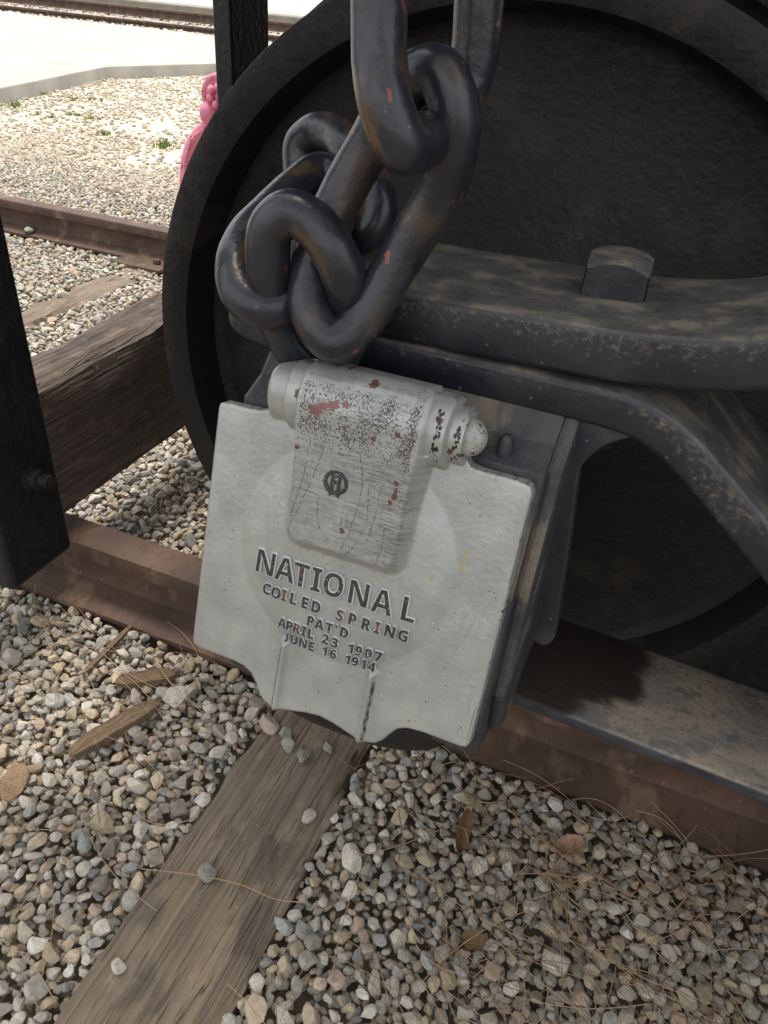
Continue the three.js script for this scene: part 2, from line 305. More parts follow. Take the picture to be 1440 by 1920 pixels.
for (const [k, list] of stones) {
  const [gi, mi] = k.split('/').map(Number), im = new THREE.InstancedMesh(allRocks[gi], rockMats[mi], list.length); im.name = 'stones'; im.userData.kind = 'stuff'; shade(im);
  list.forEach(([m, c], i) => { im.setMatrixAt(i, m); im.setColorAt(i, c); }); gravel.add(im);
}

// ------------------------------------------------------------------ track
function railProfile(h, zc) {
  const half = [[0.0635, 0], [0.0635, 0.009], [0.03, 0.0165], [0.012, 0.023], [0.0085, 0.036], [0.008, h - 0.048], [0.013, h - 0.036], [0.029, h - 0.03], [0.0305, h - 0.010], [0.028, h - 0.003], [0.02, h]];
  const p = half.map(([z, y]) => [zc + z, y]); for (let i = half.length - 1; i >= 0; i--) p.push([zc - half[i][0], half[i][1]]); return p;
}
const rail = (zc, y, x0, x1, label, group) => { const g = sweepX(railProfile(0.112, zc), x0, x1, 1); g.translate(0, y, 0); return tag(mesh('rail', g, mRail), label, 'rail', group); };
rail(NEAR, 0, -9, 7, 'brown rusty rail under the wheel and the silver journal box');
rail(FAR, 0, -30, 7, 'sunlit brown rail across the bright gravel behind the wheel');
rail(-11.2, 0.0, -60, 30, 'nearer rail of the distant track, along the edge of the concrete slab');
const r4 = rail(-12.7, 0.05, -60, 30, 'farther rail of the distant track, below the grey kerb');
r4.geometry.scale(1, 1.25, 1);

function woodBlock(x0, x1, y0, y1, z0, z1, wear, rightWear, sd, nx = 18, nz = 260) {
  const g = new THREE.BoxGeometry(x1 - x0, y1 - y0, z1 - z0, nx, 10, nz), p = g.attributes.position, W = x1 - x0, H = y1 - y0;
  for (let i = 0; i < p.count; i++) {
    let x = p.getX(i), y = p.getY(i), z = p.getZ(i); const ex = W / 2 - Math.abs(x), ey = H / 2 - y;
    const n = noise(z * 9, sd + x * 14) + 0.5 * noise(z * 31, sd + x * 46);
    const k = (1 - ss(0, 0.03, ex)) * (1 - ss(0, 0.05, ey)), chip = clamp(noise(z * 6.5 + sd, 3 + sd) * 1.6 + 0.3 + 0.5 * noise(z * 19, sd + 5.3 + y * 30)) * (x > 0 ? rightWear : wear);
    y -= k * chip; x -= Math.sign(x) * k * chip * 0.7;
    if (ey < 1e-3) y += 0.0045 * n + 0.002 * noise(x * 160 + sd, z * 6);
    x += Math.sign(x) * (ex < 1e-3 ? 1 : 0) * (0.004 * noise(z * 7, y * 30 + sd) + 0.0022 * noise(z * 5, y * 160 + sd));
    p.setXYZ(i, x, y, z);
  }
  g.computeVertexNormals(); g.translate((x0 + x1) / 2, (y0 + y1) / 2, (z0 + z1) / 2);
  const q = toCreasedNormals(g, 0.9), P = q.attributes.position, N = q.attributes.normal, uv = new Float32Array(P.count * 2);
  for (let i = 0; i < P.count; i++) { uv[2 * i] = Math.abs(N.getX(i)) > 0.75 ? P.getY(i) : P.getX(i); uv[2 * i + 1] = P.getZ(i); }
  q.setAttribute('uv', new THREE.BufferAttribute(uv, 2));
  return q;
}
tag(mesh('railway_tie', woodBlock(-0.378, -0.219, -0.14, 0.0, -2.78, 0.02, 0.012, 0.03, 3.3), mTieWood), 'weathered wooden tie running from the foreground under the near rail', 'railway tie');
tag(mesh('railway_tie', woodBlock(-1.785, -1.66, -0.14, 0.0, -2.75, -1.2, 0.012, 0.02, 8.7, 10, 120), mTieWood), 'sunlit wooden tie in the bright gravel at the far rail', 'railway tie');
{ // plate and spikes that hold the far rail
  const t = thing('tie_plate', 'rusty tie plate with a spike beside the far rail, on the sunlit tie', 'tie plate');
  mesh('plate', rbox(-1.84, -1.64, 0.001, 0.013, -2.36, -2.11, 0.003), mRail, t);
  for (const [x, z] of [[-1.69, -2.168], [-1.79, -2.326]]) { const g = new THREE.CylinderGeometry(0.011, 0.013, 0.012, 10); g.scale(1.2, 1, 1); g.translate(x, 0.022, z); mesh('spike', boxUV(g), mRail, t); }
}

// ------------------------------------------------------------------ timber beam and hangers under the car end
tag(mesh('timber_beam', woodBlock(-0.9, -0.80, 0.148, 0.362, -2.3, -0.5, 0.006, 0.012, 1.7, 14, 300), mBeam), 'splintered dark timber beam crossing above the rails behind the wheel', 'timber beam');
{
  const t = thing('hanger_post', 'black upright post with a rusty bolt at the left edge of the photo', 'post');
  mesh('upright', rbox(-0.66, -0.5, 0.374, 1.25, -0.462, -0.381, 0.007), mBlack, t);
  const nut = new THREE.CylinderGeometry(0.0105, 0.0115, 0.011, 6); nut.rotateZ(Math.PI / 2); nut.rotateX(0.35); nut.translate(-0.495, 0.476, -0.432);
  const end = new THREE.CylinderGeometry(0.006, 0.0065, 0.01, 12); end.rotateZ(Math.PI / 2); end.translate(-0.485, 0.476, -0.432);
  const washer = new THREE.CylinderGeometry(0.0128, 0.0132, 0.003, 18); washer.rotateZ(Math.PI / 2); washer.translate(-0.4995, 0.476, -0.432);
  mesh('bolt', boxUV(mergeGeometries([nut, end, washer].map((g) => g.toNonIndexed()))), mBar(), t);
}
function mBar() { return std({ map: rep(paintTex([26, 26, 28], [48, 46, 46], [84, 72, 64], 0.4, 58), 12, 12), roughness: 0.5, bumpMap: rep(castBump, 12, 12), bumpScale: 0.001 }); }
tag(mesh('hanger_post', rbox(-0.718, -0.688, 0.25, 1.15, -1.209, -1.1, 0.004), mBlack), 'black upright post behind the top left of the wheel', 'post');

// ------------------------------------------------------------------ wheels on their axle
{
  const t = thing('wheelset', 'large black cast iron wheel with a raised rim on the near rail', 'wheel');
  const C = new THREE.Vector3(-0.159, 0.511, 0);
  const prof = [[0.0, 0.03], [0.075, 0.03], [0.09, 0.022], [0.1, 0.0], [0.13, -0.022], [0.2, -0.04], [0.28, -0.052], [0.335, -0.052], [0.342, -0.05], [0.347, -0.045], [0.354, -0.004], [0.3555, -0.001], [0.358, 0], [0.385, 0], [0.388, -0.001], [0.3892, -0.004], [0.3935, -0.095], [0.398, -0.103], [0.413, -0.11], [0.419, -0.118], [0.418, -0.13], [0.41, -0.138], [0.36, -0.14], [0.345, -0.12], [0.28, -0.1], [0.2, -0.08], [0.12, -0.1], [0.1, -0.16], [0.0, -0.16]];
  const L = new THREE.LatheGeometry(prof.map(([r, z]) => new THREE.Vector2(r, z)), 220);
  { const p = L.attributes.position; for (let i = 0; i < p.count; i++) { const x = p.getX(i), y = p.getY(i), z = p.getZ(i), r = Math.hypot(x, z); if (r > 0.11 && r < 0.34) p.setY(i, y + 0.001 * noise(x * 40, z * 40)); } L.computeVertexNormals(); }
  L.rotateX(Math.PI / 2);
  const wheel = toCreasedNormals(L, 0.55);
  { const p = wheel.attributes.position, uv = wheel.attributes.uv; for (let i = 0; i < p.count; i++) uv.setXY(i, p.getX(i), p.getY(i)); }
  const w1 = mesh('wheel', wheel, mWheel, t); w1.position.set(C.x, C.y, -0.70);
  const w2 = mesh('wheel', wheel, mWheel, t); w2.position.set(C.x, C.y, -2.294); w2.rotation.y = Math.PI;
  const ax = new THREE.CylinderGeometry(0.065, 0.065, 1.86, 32); ax.rotateX(Math.PI / 2); ax.translate(C.x, C.y, -1.497); mesh('axle', boxUV(ax), mBlack, t);
}

// ------------------------------------------------------------------ side frame of the truck
{
  const t = thing('truck_side_frame', 'black bolted bars of the truck frame around the silver journal box', 'truck frame');
  mesh('upper_arch_bar', bar([[-0.325, 0.6905], [-0.16, 0.6905], [-0.06, 0.6933], [-0.025, 0.6945], [0.0, 0.6968], [0.03, 0.7015], [0.06, 0.71], [0.12, 0.735], [0.3, 0.83], [0.55, 0.93]], 0.0325, -0.585, -0.455, 0.004, 160, 0.06), mBarUp, t).userData.label = 'dusty upper bar';
  mesh('lower_arch_bar', bar([[-0.322, 0.661], [-0.16, 0.661], [-0.05, 0.6605], [-0.02, 0.6603], [-0.002, 0.658], [0.016, 0.6515], [0.048, 0.6295], [0.096, 0.590], [0.2, 0.5], [0.36, 0.372]], 0.0255, -0.583, -0.453, 0.004, 160, 0.06), mBarLow, t);
  mesh('tie_bar', bar([[-0.33, 0.392], [-0.1, 0.388], [0.02, 0.3815], [0.17, 0.3735], [0.5, 0.356]], 0.0125, -0.57, -0.455, 0.003), mTie, t).userData.label = 'sand-dusted flat bar with a dark oil stain';
  mesh('brake_beam', rbox(0.19, 0.8, 0.06, 0.26, -2.1, -0.86, 0.015), mBlack, t);
  mesh('bolster', rbox(0.42, 0.78, 0.3, 0.86, -2.5, -0.5, 0.02), mBlack, t);
  // square bolt head with a chamfered, domed top
  const s = 0.0185, g = new THREE.BoxGeometry(2 * s, 0.024, 2 * s, 20, 8, 20), p = g.attributes.position;
  for (let i = 0; i < p.count; i++) {
    const x = p.getX(i), z = p.getZ(i), k = (p.getY(i) + 0.012) / 0.024, rho = Math.hypot(x, z), top = 0.0245 - 0.5 * Math.max(0, rho - 0.0158) - 0.0014 * (rho / s) ** 2;
    const q = Math.max(Math.abs(x), Math.abs(z)) / s, rr = 1 - 0.05 * Math.max(0, Math.abs(x * z) / (s * s) - 0.8) / 0.2;
    p.setXYZ(i, x * rr * (1 + 0.04 * (1 - k)), k * top, z * rr * (1 + 0.04 * (1 - k)));
  }
  g.computeVertexNormals(); g.rotateY(0.06); g.scale(1.1, 1.05, 1.25); g.translate(-0.041, 0.7095, -0.537);
  const bg = boxUV(toCreasedNormals(g, 0.5)), bn = bg.attributes.normal, buv = bg.attributes.uv, hull = [], crown = [];
  for (let i = 0; i < bn.count; i += 3) { const up = bn.getY(i) + bn.getY(i + 1) + bn.getY(i + 2) > 2.1; (up ? crown : hull).push(i, i + 1, i + 2); if (up) for (let k = 0; k < 3; k++) buv.setY(i + k, buv.getY(i + k) + 0.645); }
  bg.setIndex([...hull, ...crown]); bg.addGroup(0, hull.length, 0); bg.addGroup(hull.length, crown.length, 1);
  mesh('bolt_head', bg, [std({ map: rep(paintTex([30, 32, 38], [44, 46, 52], [98, 92, 82], 0.25, 59, 0.12), 9, 9), roughness: 0.38, bumpMap: rep(castBump, 8, 8), bumpScale: 0.0003 }), mBarUp], t);
}

// ------------------------------------------------------------------ journal box with its silver lid
const font = await new FontLoader().loadAsync('fonts/droid/droid_sans_bold.typeface.json');
{
  const t = thing('journal_box', 'silver painted journal box lid with raised lettering hanging below the chain', 'journal box');
  const side = (pts, x0, x1, b) => { const s = new THREE.Shape(pts.map(([z, y]) => new THREE.Vector2(z, y))), g = new THREE.ExtrudeGeometry(s, { depth: x1 - x0 - 2 * b, bevelSize: b, bevelThickness: b, bevelSegments: 2, curveSegments: 6 }); g.rotateY(-Math.PI / 2); g.scale(-1, 1, 1); g.translate(x0 + b, 0, 0); const ix = g.toNonIndexed ? g : g; const P = ix.attributes.position; /* mirrored: flip the winding */ for (let i = 0; i < P.count; i += 3) { for (const at of Object.values(ix.attributes)) { for (let c = 0; c < at.itemSize; c++) { const a = at.getComponent(i + 1, c); at.setComponent(i + 1, c, at.getComponent(i + 2, c)); at.setComponent(i + 2, c, a); } } } ix.computeVertexNormals(); return boxUV(ix); };
  const body = side([[-0.418, 0.624], [-0.362, 0.446], [-0.372, 0.41], [-0.40, 0.392], [-0.6, 0.392], [-0.6, 0.6475], [-0.457, 0.6475], [-0.44, 0.632]], -0.262, -0.045, 0.004);
  mesh('box_body', body, mBox, t);
  for (const [a, b] of [[-0.0465, -0.0355]]) mesh('box_flange', side([[-0.424, 0.6255], [-0.4, 0.55], [-0.388, 0.46], [-0.4, 0.41], [-0.43, 0.392], [-0.56, 0.391], [-0.56, 0.6478], [-0.459, 0.6478], [-0.44, 0.6345]], a, b, 0.004), mBox, t);
  const well = new THREE.SphereGeometry(1, 48, 32); { const p = well.attributes.position; for (let i = 0; i < p.count; i++) { const f = (c) => Math.sign(c) * Math.pow(Math.abs(c), 0.75); p.setXYZ(i, f(p.getX(i)) * 0.104, f(p.getY(i)) * 0.066, f(p.getZ(i)) * 0.062); } well.computeVertexNormals(); }
  well.translate(-0.158, 0.425, -0.416); mesh('oil_well', boxUV(well), mBlack, t);
  { // bracket that joins the box to the bar above
    const s = new THREE.Shape(); s.moveTo(-0.046, 0.647); s.lineTo(0.004, 0.647); s.bezierCurveTo(-0.012, 0.643, -0.026, 0.63, -0.031, 0.612); s.lineTo(-0.0255, 0.555); s.lineTo(-0.018, 0.462); s.quadraticCurveTo(-0.019, 0.452, -0.024, 0.45); s.lineTo(-0.034, 0.452); s.lineTo(-0.046, 0.5); s.closePath();
    const g = new THREE.ExtrudeGeometry(s, { depth: 0.01, bevelSize: 0.002, bevelThickness: 0.002, bevelSegments: 2, curveSegments: 14 }); g.translate(0, 0, -0.472); mesh('bracket', boxUV(g), mFin, t);
    const pin = new THREE.LatheGeometry([[0, 0.017], [0.003, 0.0165], [0.005, 0.013], [0.0062, 0], [0.0062, -0.004]].map(([r, y]) => new THREE.Vector2(r, y)), 18); pin.translate(-0.075, 0.626, -0.424); mesh('stud', boxUV(pin), mFin, t);
  }

  // lid coordinates: millimetres u to the right, v up the slope, h out of the face
  const A = Math.PI / 10, LID = new THREE.Matrix4().makeBasis(new THREE.Vector3(1, 0, 0), new THREE.Vector3(0, Math.cos(A), -Math.sin(A)), new THREE.Vector3(0, Math.sin(A), Math.cos(A))).setPosition(-0.16, 0.6265, -0.4).scale(new THREE.Vector3(0.001, 0.001, 0.001));
  const OUT = [[-112, -6], [-111.5, -1.5], [-108, 0.5], [-80, 1.6], [-73.5, 3.5], [-73, 8], [-72.8, 30], [-68, 36.5], [-60, 39], [-57, 40.5], [-54, 41.6], [-44, 42.6], [-42, 44.5], [39, 44.5], [41, 42], [52, 41.5], [56, 40], [57, 37], [62, 36], [65, 33], [66, 12], [66.5, 6], [70, 2.2], [76, 1], [106, 0.6], [110, -1], [111.5, -5], [112.5, -100], [112.5, -186], [111, -190], [107, -191.5], [78, -191.5], [68, -192.6], [61, -196], [56, -203], [52, -209.5], [47, -214], [40, -216], [32, -216], [24, -214], [13, -211], [2, -209.5], [-9, -211], [-20, -214], [-29, -216], [-38, -216.5], [-44.5, -214.5], [-49, -209.5], [-53, -202], [-58, -195.5], [-65, -192], [-74, -191], [-104, -191], [-109, -189.6], [-110.5, -186]];
  const M = OUT.length;
  function sd(u, v) { // signed distance to the outline, positive inside, with the nearest point
    let best = 1e9, bx = 0, by = 0, inside = false;
    for (let i = 0, j = M - 1; i < M; j = i++) {
      const [x1, y1] = OUT[j], [x2, y2] = OUT[i], dx = x2 - x1, dy = y2 - y1, k = clamp(((u - x1) * dx + (v - y1) * dy) / (dx * dx + dy * dy)), qx = x1 + k * dx, qy = y1 + k * dy, d = (u - qx) ** 2 + (v - qy) ** 2;
      if (d < best) { best = d; bx = qx; by = qy; }
      if ((y1 > v) !== (y2 > v) && u < (x2 - x1) * (v - y1) / (y2 - y1) + x1) inside = !inside;
    }
    return [inside ? Math.sqrt(best) : -Math.sqrt(best), bx, by];
  }
  const smax = (a, b, k) => { const h = clamp(0.5 + 0.5 * (a - b) / k); return lerp(b, a, h) + k * h * (1 - h); };
  const V0 = 18.5, H0 = -2;
  const cyl = (v, R, h0 = H0) => { const d = v - V0; return Math.abs(d) < R ? h0 + Math.sqrt(R * R - d * d) : -12; };
  const win = (u, a, b, s) => ss(a - s, a + s, u) * (1 - ss(b - s, b + s, u));
  function H(u, v) {
    const du = u + 1.5, dv = v + 82, rd = Math.hypot(du, dv);
    let h = 4.4 * smax(0, 1 - (rd / 79.5) ** 5, 0.04) - 0.04;                               // low round dome over the spring seat
    for (const ru of [-33.5, 35]) { const q = Math.abs(u - ru); if (q < 7 && v < -150) h += 4.2 * Math.exp(-((q / 2.6) ** 2)) * (1 - ss(-162, -155, v)); }   // two ribs at the foot
    h += 0.14 * noise(u * 0.06, v * 0.06) + 0.04 * noise(u * 0.35 + 9, v * 0.35);
    // hinge knuckles
    let k = -12;
    k = Math.max(k, lerp(-12, cyl(v, 23.2, u < 0 ? -5.5 : -3), win(u, -56, 56, 1.4)));
    k = Math.max(k, lerp(-12, cyl(v, u < 0 ? 21 - 2.5 * ss(-68, -72, u) : 17.8, u < 0 ? -9.5 : -3), win(u, -72.5, 66, 1)));
    if (v > -6) h = smax(v > 2 ? Math.min(h, lerp(h, -12, ss(4, 11, v))) : h, k, 4.2);
    // raised pad that grows out of the middle knuckle
    const w = lerp(38.5, 42.5, ss(-75, 20, v)), dx = Math.abs(u + 0.5) - w, dy = -76 - v, rr = 7, ax = dx + rr, ay = dy + rr;
    const dp = Math.min(Math.max(ax, ay), 0) + Math.hypot(Math.max(ax, 0), Math.max(ay, 0)) - rr;   // outside distance to the pad
    const face = v > 16.2 ? cyl(v, 26) : lerp(14.5, cyl(16.2, 26), clamp((v + 84) / 100.2));
    const fall = lerp(7.5, 6, ss(-60, -20, v));
    const s = 1 - ss(-2.2, fall, dp); h = v > 4 ? Math.max(h, lerp(h, face, 1 - ss(-1.5, 3.2, dp))) : lerp(h, face, s);
    return h;
  }
  const u0 = -116, u1 = 116, v0 = -220, v1 = 48, st = 0.75, nu = Math.round((u1 - u0) / st), nv = Math.round((v1 - v0) / st);
  const pos = [], uv = [], id = new Int32Array((nu + 1) * (nv + 1)).fill(-1), S = [];
  for (let j = 0; j <= nv; j++) for (let i = 0; i <= nu; i++) S.push(sd(u0 + i * st, v0 + j * st));
  const at = (i, j) => S[j * (nu + 1) + i][0];
  const use = (i, j) => { const k = j * (nu + 1) + i; if (id[k] < 0) { let u = u0 + i * st, v = v0 + j * st; const [d, bx, by] = S[k]; let h = H(u, v), e = 2.6; if (d < 0.15) { u = bx; v = by; h = -9; } else if (d < e && v < 4) h -= e - Math.sqrt(e * e - (e - d) ** 2); id[k] = pos.length / 3; pos.push(u, v, h); uv.push((u + 125) / 250, (v + 230) / 290); } return id[k]; };
  const idx = [];
  for (let j = 0; j < nv; j++) for (let i = 0; i < nu; i++) {
    if (Math.max(at(i, j), at(i + 1, j), at(i, j + 1), at(i + 1, j + 1)) <= 0.15) continue;
    const a = use(i, j), b = use(i + 1, j), c = use(i, j + 1), d = use(i + 1, j + 1); idx.push(a, b, d, a, d, c);
  }
  const front = new THREE.BufferGeometry(); front.setAttribute('position', new THREE.Float32BufferAttribute(pos, 3)); front.setAttribute('uv', new THREE.Float32BufferAttribute(uv, 2)); front.setIndex(idx); front.computeVertexNormals();
  const backS = new THREE.ShapeGeometry(new THREE.Shape(OUT.map(([a, b]) => new THREE.Vector2(a, b)))); backS.translate(0, 0, -9.2);
  { const q = backS.attributes.position, w = backS.attributes.uv; for (let i = 0; i < q.count; i++) w.setXY(i, (q.getX(i) + 125) / 250, (q.getY(i) + 230) / 290); const ix = backS.index.array; for (let i = 0; i < ix.length; i += 3) [ix[i], ix[i + 1]] = [ix[i + 1], ix[i]]; backS.computeVertexNormals(); }
  const lidG = mergeGeometries([front, backS]).applyMatrix4(LID);

  // silver paint with its scratches, worn spots, rust and edge wear
  const TW = 2000, TH = 2000, cv = document.createElement('canvas'); cv.width = TW; cv.height = TH; const cx = cv.getContext('2d');
  const X = (u) => (u + 125) / 250 * TW, Y = (v) => TH - (v + 230) / 290 * TH;
  const img = cx.createImageData(TW, TH), D = img.data;
  for (let y = 0; y < TH; y++) for (let x = 0; x < TW; x++) {
    const u = x / TW * 250 - 125, v = (TH - y) / TH * 290 - 230, a = x / TW, b = y / TH;
    let c = mixc([152, 155, 152], [169, 172, 168], clamp(0.5 + fbm(a, b, 7, 8, 4, 131)));
    if (v > -77 && v < 40) { const inP = 1 - ss(38, 41, Math.abs(u + 0.5)), br = noise(a * 14, b * 520, 14, 520, 8) + 0.6 * fbm(a, b, 30, 90, 3, 138); c = mixc(c, [118, 118, 118], inP * 0.55 * ss(-0.15, 0.55, br)); }
    if (Math.abs(u) < 82 && v > -82 && v < 46) { // speckled wear where the chain rubs the pad, thinning downward
      const inPad = (1 - ss(37, 42, Math.abs(u + 1))), n = fbm(a, b, 210, 170, 3, 133), big = fbm(a, b, 22, 24, 3, 135);
      const amt = inPad * (0.55 * ss(-20, 8, v) * (1 - ss(28, 40, v)) + 0.16 * ss(-60, 0, v) + 0.45 * ss(28, 36, u) * ss(-78, -40, v) * 0.7 + 0.25 * (1 - ss(-41, -34, u)));
      if (n + 0.5 * big > 0.66 - 0.72 * amt && amt > 0.03) c = mixc(c, [84, 79, 77], clamp(0.8 * amt + 0.35));
    }
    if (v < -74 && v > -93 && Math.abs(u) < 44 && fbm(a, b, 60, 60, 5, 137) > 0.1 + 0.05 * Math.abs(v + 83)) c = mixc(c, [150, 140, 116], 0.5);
    const fine = noise(a * 420, b * 480, 420, 480, 6); if (fine > 0.6) c = mixc(c, [208, 210, 208], 0.4);
    const o = (y * TW + x) * 4; D[o] = c[0]; D[o + 1] = c[1]; D[o + 2] = c[2]; D[o + 3] = 255;
  }
  cx.putImageData(img, 0, 0);
  const line = (u, v, u2, v2, w, col) => { cx.strokeStyle = col; cx.lineWidth = w; cx.beginPath(); cx.moveTo(X(u), Y(v)); const mu = (u + u2) / 2 + rnd(-1, 1), mv = (v + v2) / 2 + rnd(-1, 1); cx.quadraticCurveTo(X(mu), Y(mv), X(u2), Y(v2)); cx.stroke(); };
  const hatch = (uc, vc, n, su, sv, ang, len, w, al) => { for (let i = 0; i < n; i++) { const u = uc + rnd(-su, su), v = vc + rnd(-sv, sv), a = ang + rnd(-0.09, 0.09), l = len * rnd(0.3, 1); line(u, v, u + Math.cos(a) * l, v + Math.sin(a) * l, w * rnd(0.5, 1.2), `rgba(58,56,58,${al * rnd(0.4, 1)})`); } };
  hatch(-20, -25, 90, 24, 42, -0.05, 26, 1.4, 0.5); hatch(2, -14, 55, 16, 12, 0.02, 30, 1.7, 0.75); hatch(10, -45, 80, 22, 26, 0.02, 22, 1.3, 0.5); hatch(30, -38, 190, 8, 36, -0.1, 11, 1.5, 0.7); hatch(-8, -40, 30, 30, 30, 1.5, 30, 1.5, 0.5);
  hatch(-66, -45, 14, 7, 5, 1.1, 9, 1.4, 0.6); hatch(-58, -66, 12, 4, 8, 1.45, 10, 1.3, 0.55); hatch(80, -2, 26, 14, 3, 1.5, 7, 1.6, 0.6); hatch(92, -110, 20, 8, 20, 1.35, 22, 1.2, 0.5); hatch(103, -165, 16, 4, 20, 1.45, 24, 1.3, 0.6); hatch(50, -145, 16, 7, 4, 0.6, 7, 1.3, 0.5); hatch(0, -110, 40, 100, 80, 1.4, 7, 1.2, 0.4); hatch(-75, -10, 20, 10, 8, 1.5, 6, 1.3, 0.4);
  const crack = (pts) => { for (let i = 0; i < pts.length - 1; i++) { const [a, b] = pts[i], [c, d] = pts[i + 1], n = Math.ceil(Math.hypot(c - a, d - b) / 1.6); for (let k = 0; k < n; k++) if (rnd() < 0.82) { const p = k / n, q = (k + 0.8) / n; line(lerp(a, c, p) + rnd(-0.3, 0.3), lerp(b, d, p), lerp(a, c, q) + rnd(-0.3, 0.3), lerp(b, d, q), rnd(1.5, 4), 'rgba(44,40,42,0.85)'); } } };
  crack([[-30, -4], [-32, -30], [-38, -60]]); crack([[-20, -6], [-27, -34], [-40, -72]]); crack([[-6, 2], [-4, -2], [5, -4], [9, -20], [9, -36], [4, -62], [0, -76]]); crack([[14, -24], [16, -48], [10, -66], [4, -76]]); crack([[-19, -40], [-19, -52], [-16, -62]]); crack([[-1, -44], [-2, -58]]); crack([[22, -20], [21, -40], [17, -66]]); crack([[28, -44], [29, -60], [26, -76]]);
  const blob = (u, v, r, col, sq = 1, al = 1) => { cx.fillStyle = col; cx.globalAlpha = al; cx.beginPath(); for (let i = 0; i < 15; i++) { const a = i / 15 * 6.283, q = r * rnd(0.62, 1.2); cx.lineTo(X(u + Math.cos(a) * q), Y(v + Math.sin(a) * q * sq)); } cx.fill(); cx.globalAlpha = 1; };
  const RUST = 'rgb(100,76,68)', RED = 'rgb(122,88,86)', BK = 'rgb(52,46,46)';
  for (const [u, v, r] of [[-29, 17, 5], [-24, 20, 3.5], [-18, 22, 4.5], [-10, 24, 3]]) blob(u, v, r, RED, 0.75);
  for (const [u, v, r, q] of [[3, 39, 3.4, 0.8], [-39, -10.5, 2.2, 0.8], [0, -58.5, 2, 1], [31, -16, 2, 1], [31.5, -24, 2, 2.2], [29, -30, 1.4, 1.3], [-40, -71.5, 2.6, 0.8], [-46, 22, 2, 1.6], [27, 14, 2, 1], [12, 8, 2, 1], [58, 10, 2, 1.3], [64, 9, 1.8, 1], [-63, -105, 1.4, 2], [49, 28, 2.4, 1], [61, 22, 1.8, 1.6], [-8, 10, 1.4, 1], [18, 27, 1.6, 1]]) blob(u, v, r, RUST, q);
  for (let i = 0; i < 26; i++) blob(rnd(47, 52), rnd(0, 34), rnd(0.5, 1.3), BK, 1.6); for (let i = 0; i < 18; i++) blob(rnd(59, 63), rnd(4, 30), rnd(0.4, 1.2), BK, 1.6);
  for (let i = 0; i < 110; i++) { const u = rnd(-108, 108), v = rnd(-205, -4); blob(u, v, rnd(0.2, 0.55), rnd() < 0.75 ? BK : 'rgb(225,225,220)', rnd(0.6, 2), 0.8); }
  for (const [u, v, r] of [[79, -64, 2.4], [80, -55, 1.8], [62, -77, 1.4], [-5, -112, 1.6], [12, -116.5, 1.4]]) blob(u, v, r, 'rgb(166,158,128)', 2.1, 0.8);
  for (const ru of [-36, 37.6]) for (let i = 0; i < 130; i++) { const v = rnd(-212, -164); line(ru + rnd(-0.9, 0.9), v, ru + rnd(-0.9, 0.9), v - rnd(0.5, 4), rnd(1, 3), 'rgba(50,46,48,0.75)'); }
  for (let k = 0; k < 480; k++) { // chips and rust along the edge of the casting
    const i = Math.floor(rnd(M)), [x1, y1] = OUT[i], [x2, y2] = OUT[(i + 1) % M], q = rnd(), len = Math.hypot(x2 - x1, y2 - y1); if (rnd(30) > len + 3) continue;
    const low = y1 < -180 && y2 < -180, right = x1 > 100 && x2 > 100; if (!low && !right && rnd() < 0.6) continue;
    blob(lerp(x1, x2, q) + rnd(-0.9, 0.9), lerp(y1, y2, q) + rnd(-0.9, 0.9), rnd(0.4, 1.3), rnd() < 0.55 ? 'rgb(126,104,78)' : BK, rnd(0.7, 1.5), rnd(0.4, 0.9));
  }
  for (let i = 0; i < 160; i++) line(109.5 + rnd(-1, 1.4), rnd(-190, -150), 109.5 + rnd(-1, 1.4), rnd(-190, -150), 0.8, 'rgba(60,56,56,0.06)');
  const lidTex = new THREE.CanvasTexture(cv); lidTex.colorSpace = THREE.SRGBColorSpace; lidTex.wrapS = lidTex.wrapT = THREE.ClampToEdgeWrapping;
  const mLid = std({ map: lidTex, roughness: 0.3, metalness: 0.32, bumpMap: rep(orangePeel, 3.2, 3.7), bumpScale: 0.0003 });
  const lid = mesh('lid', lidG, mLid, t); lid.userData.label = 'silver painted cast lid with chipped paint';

  // domed pin ends of the hinge
  const paint = std({ map: rep(tex(256, 256, (u, v) => { let c = mixc([152, 154, 148], [174, 176, 173], clamp(0.5 + fbm(u, v, 6, 6, 4, 141))); if (fbm(u, v, 14, 14, 3, 143) > 0.42) c = [92, 74, 62]; return c; }), 22, 22), roughness: 0.45, metalness: 0.1, bumpMap: rep(orangePeel, 12, 12), bumpScale: 0.0006 });
  for (const sgn of [1]) {
    const g = new THREE.LatheGeometry([[0, 11.5], [4, 11], [7.6, 9.2], [10.2, 6.4], [11.6, 3.2], [12.4, 0], [12.4, -6]].reverse().map(([r, y]) => new THREE.Vector2(r, y)), 28);
    g.rotateZ(-sgn * Math.PI / 2); g.translate(sgn > 0 ? 64.5 : -63.5, V0, H0 - 0.5); g.scale(1, 1, 1); mesh('hinge_pin', boxUV(g.applyMatrix4(LID)), paint, lid);
  }
  // raised letters: painted black on their faces, silver showing on the worn edges
  const face = std({ map: (() => { const x = tex(256, 256, (u, v) => { let c = mixc([40, 40, 44], [58, 57, 60], clamp(0.5 + fbm(u, v, 8, 8, 4, 151))); c = mixc(c, [112, 74, 58], ss(0.5, 0.56, fbm(u, v, 7, 5, 3, 153))); c = mixc(c, [176, 178, 174], ss(0.5, 0.56, fbm(u, v, 30, 30, 3, 155))); return c; }); return rep(x, 14, 14); })(), roughness: 0.5 });
  const edge = std({ color: new THREE.Color('#b9bbb8'), roughness: 0.42, metalness: 0.1, map: rep(orangePeel, 40, 40) }); edge.map = null;
  const padH = (u, v) => H(u, v);
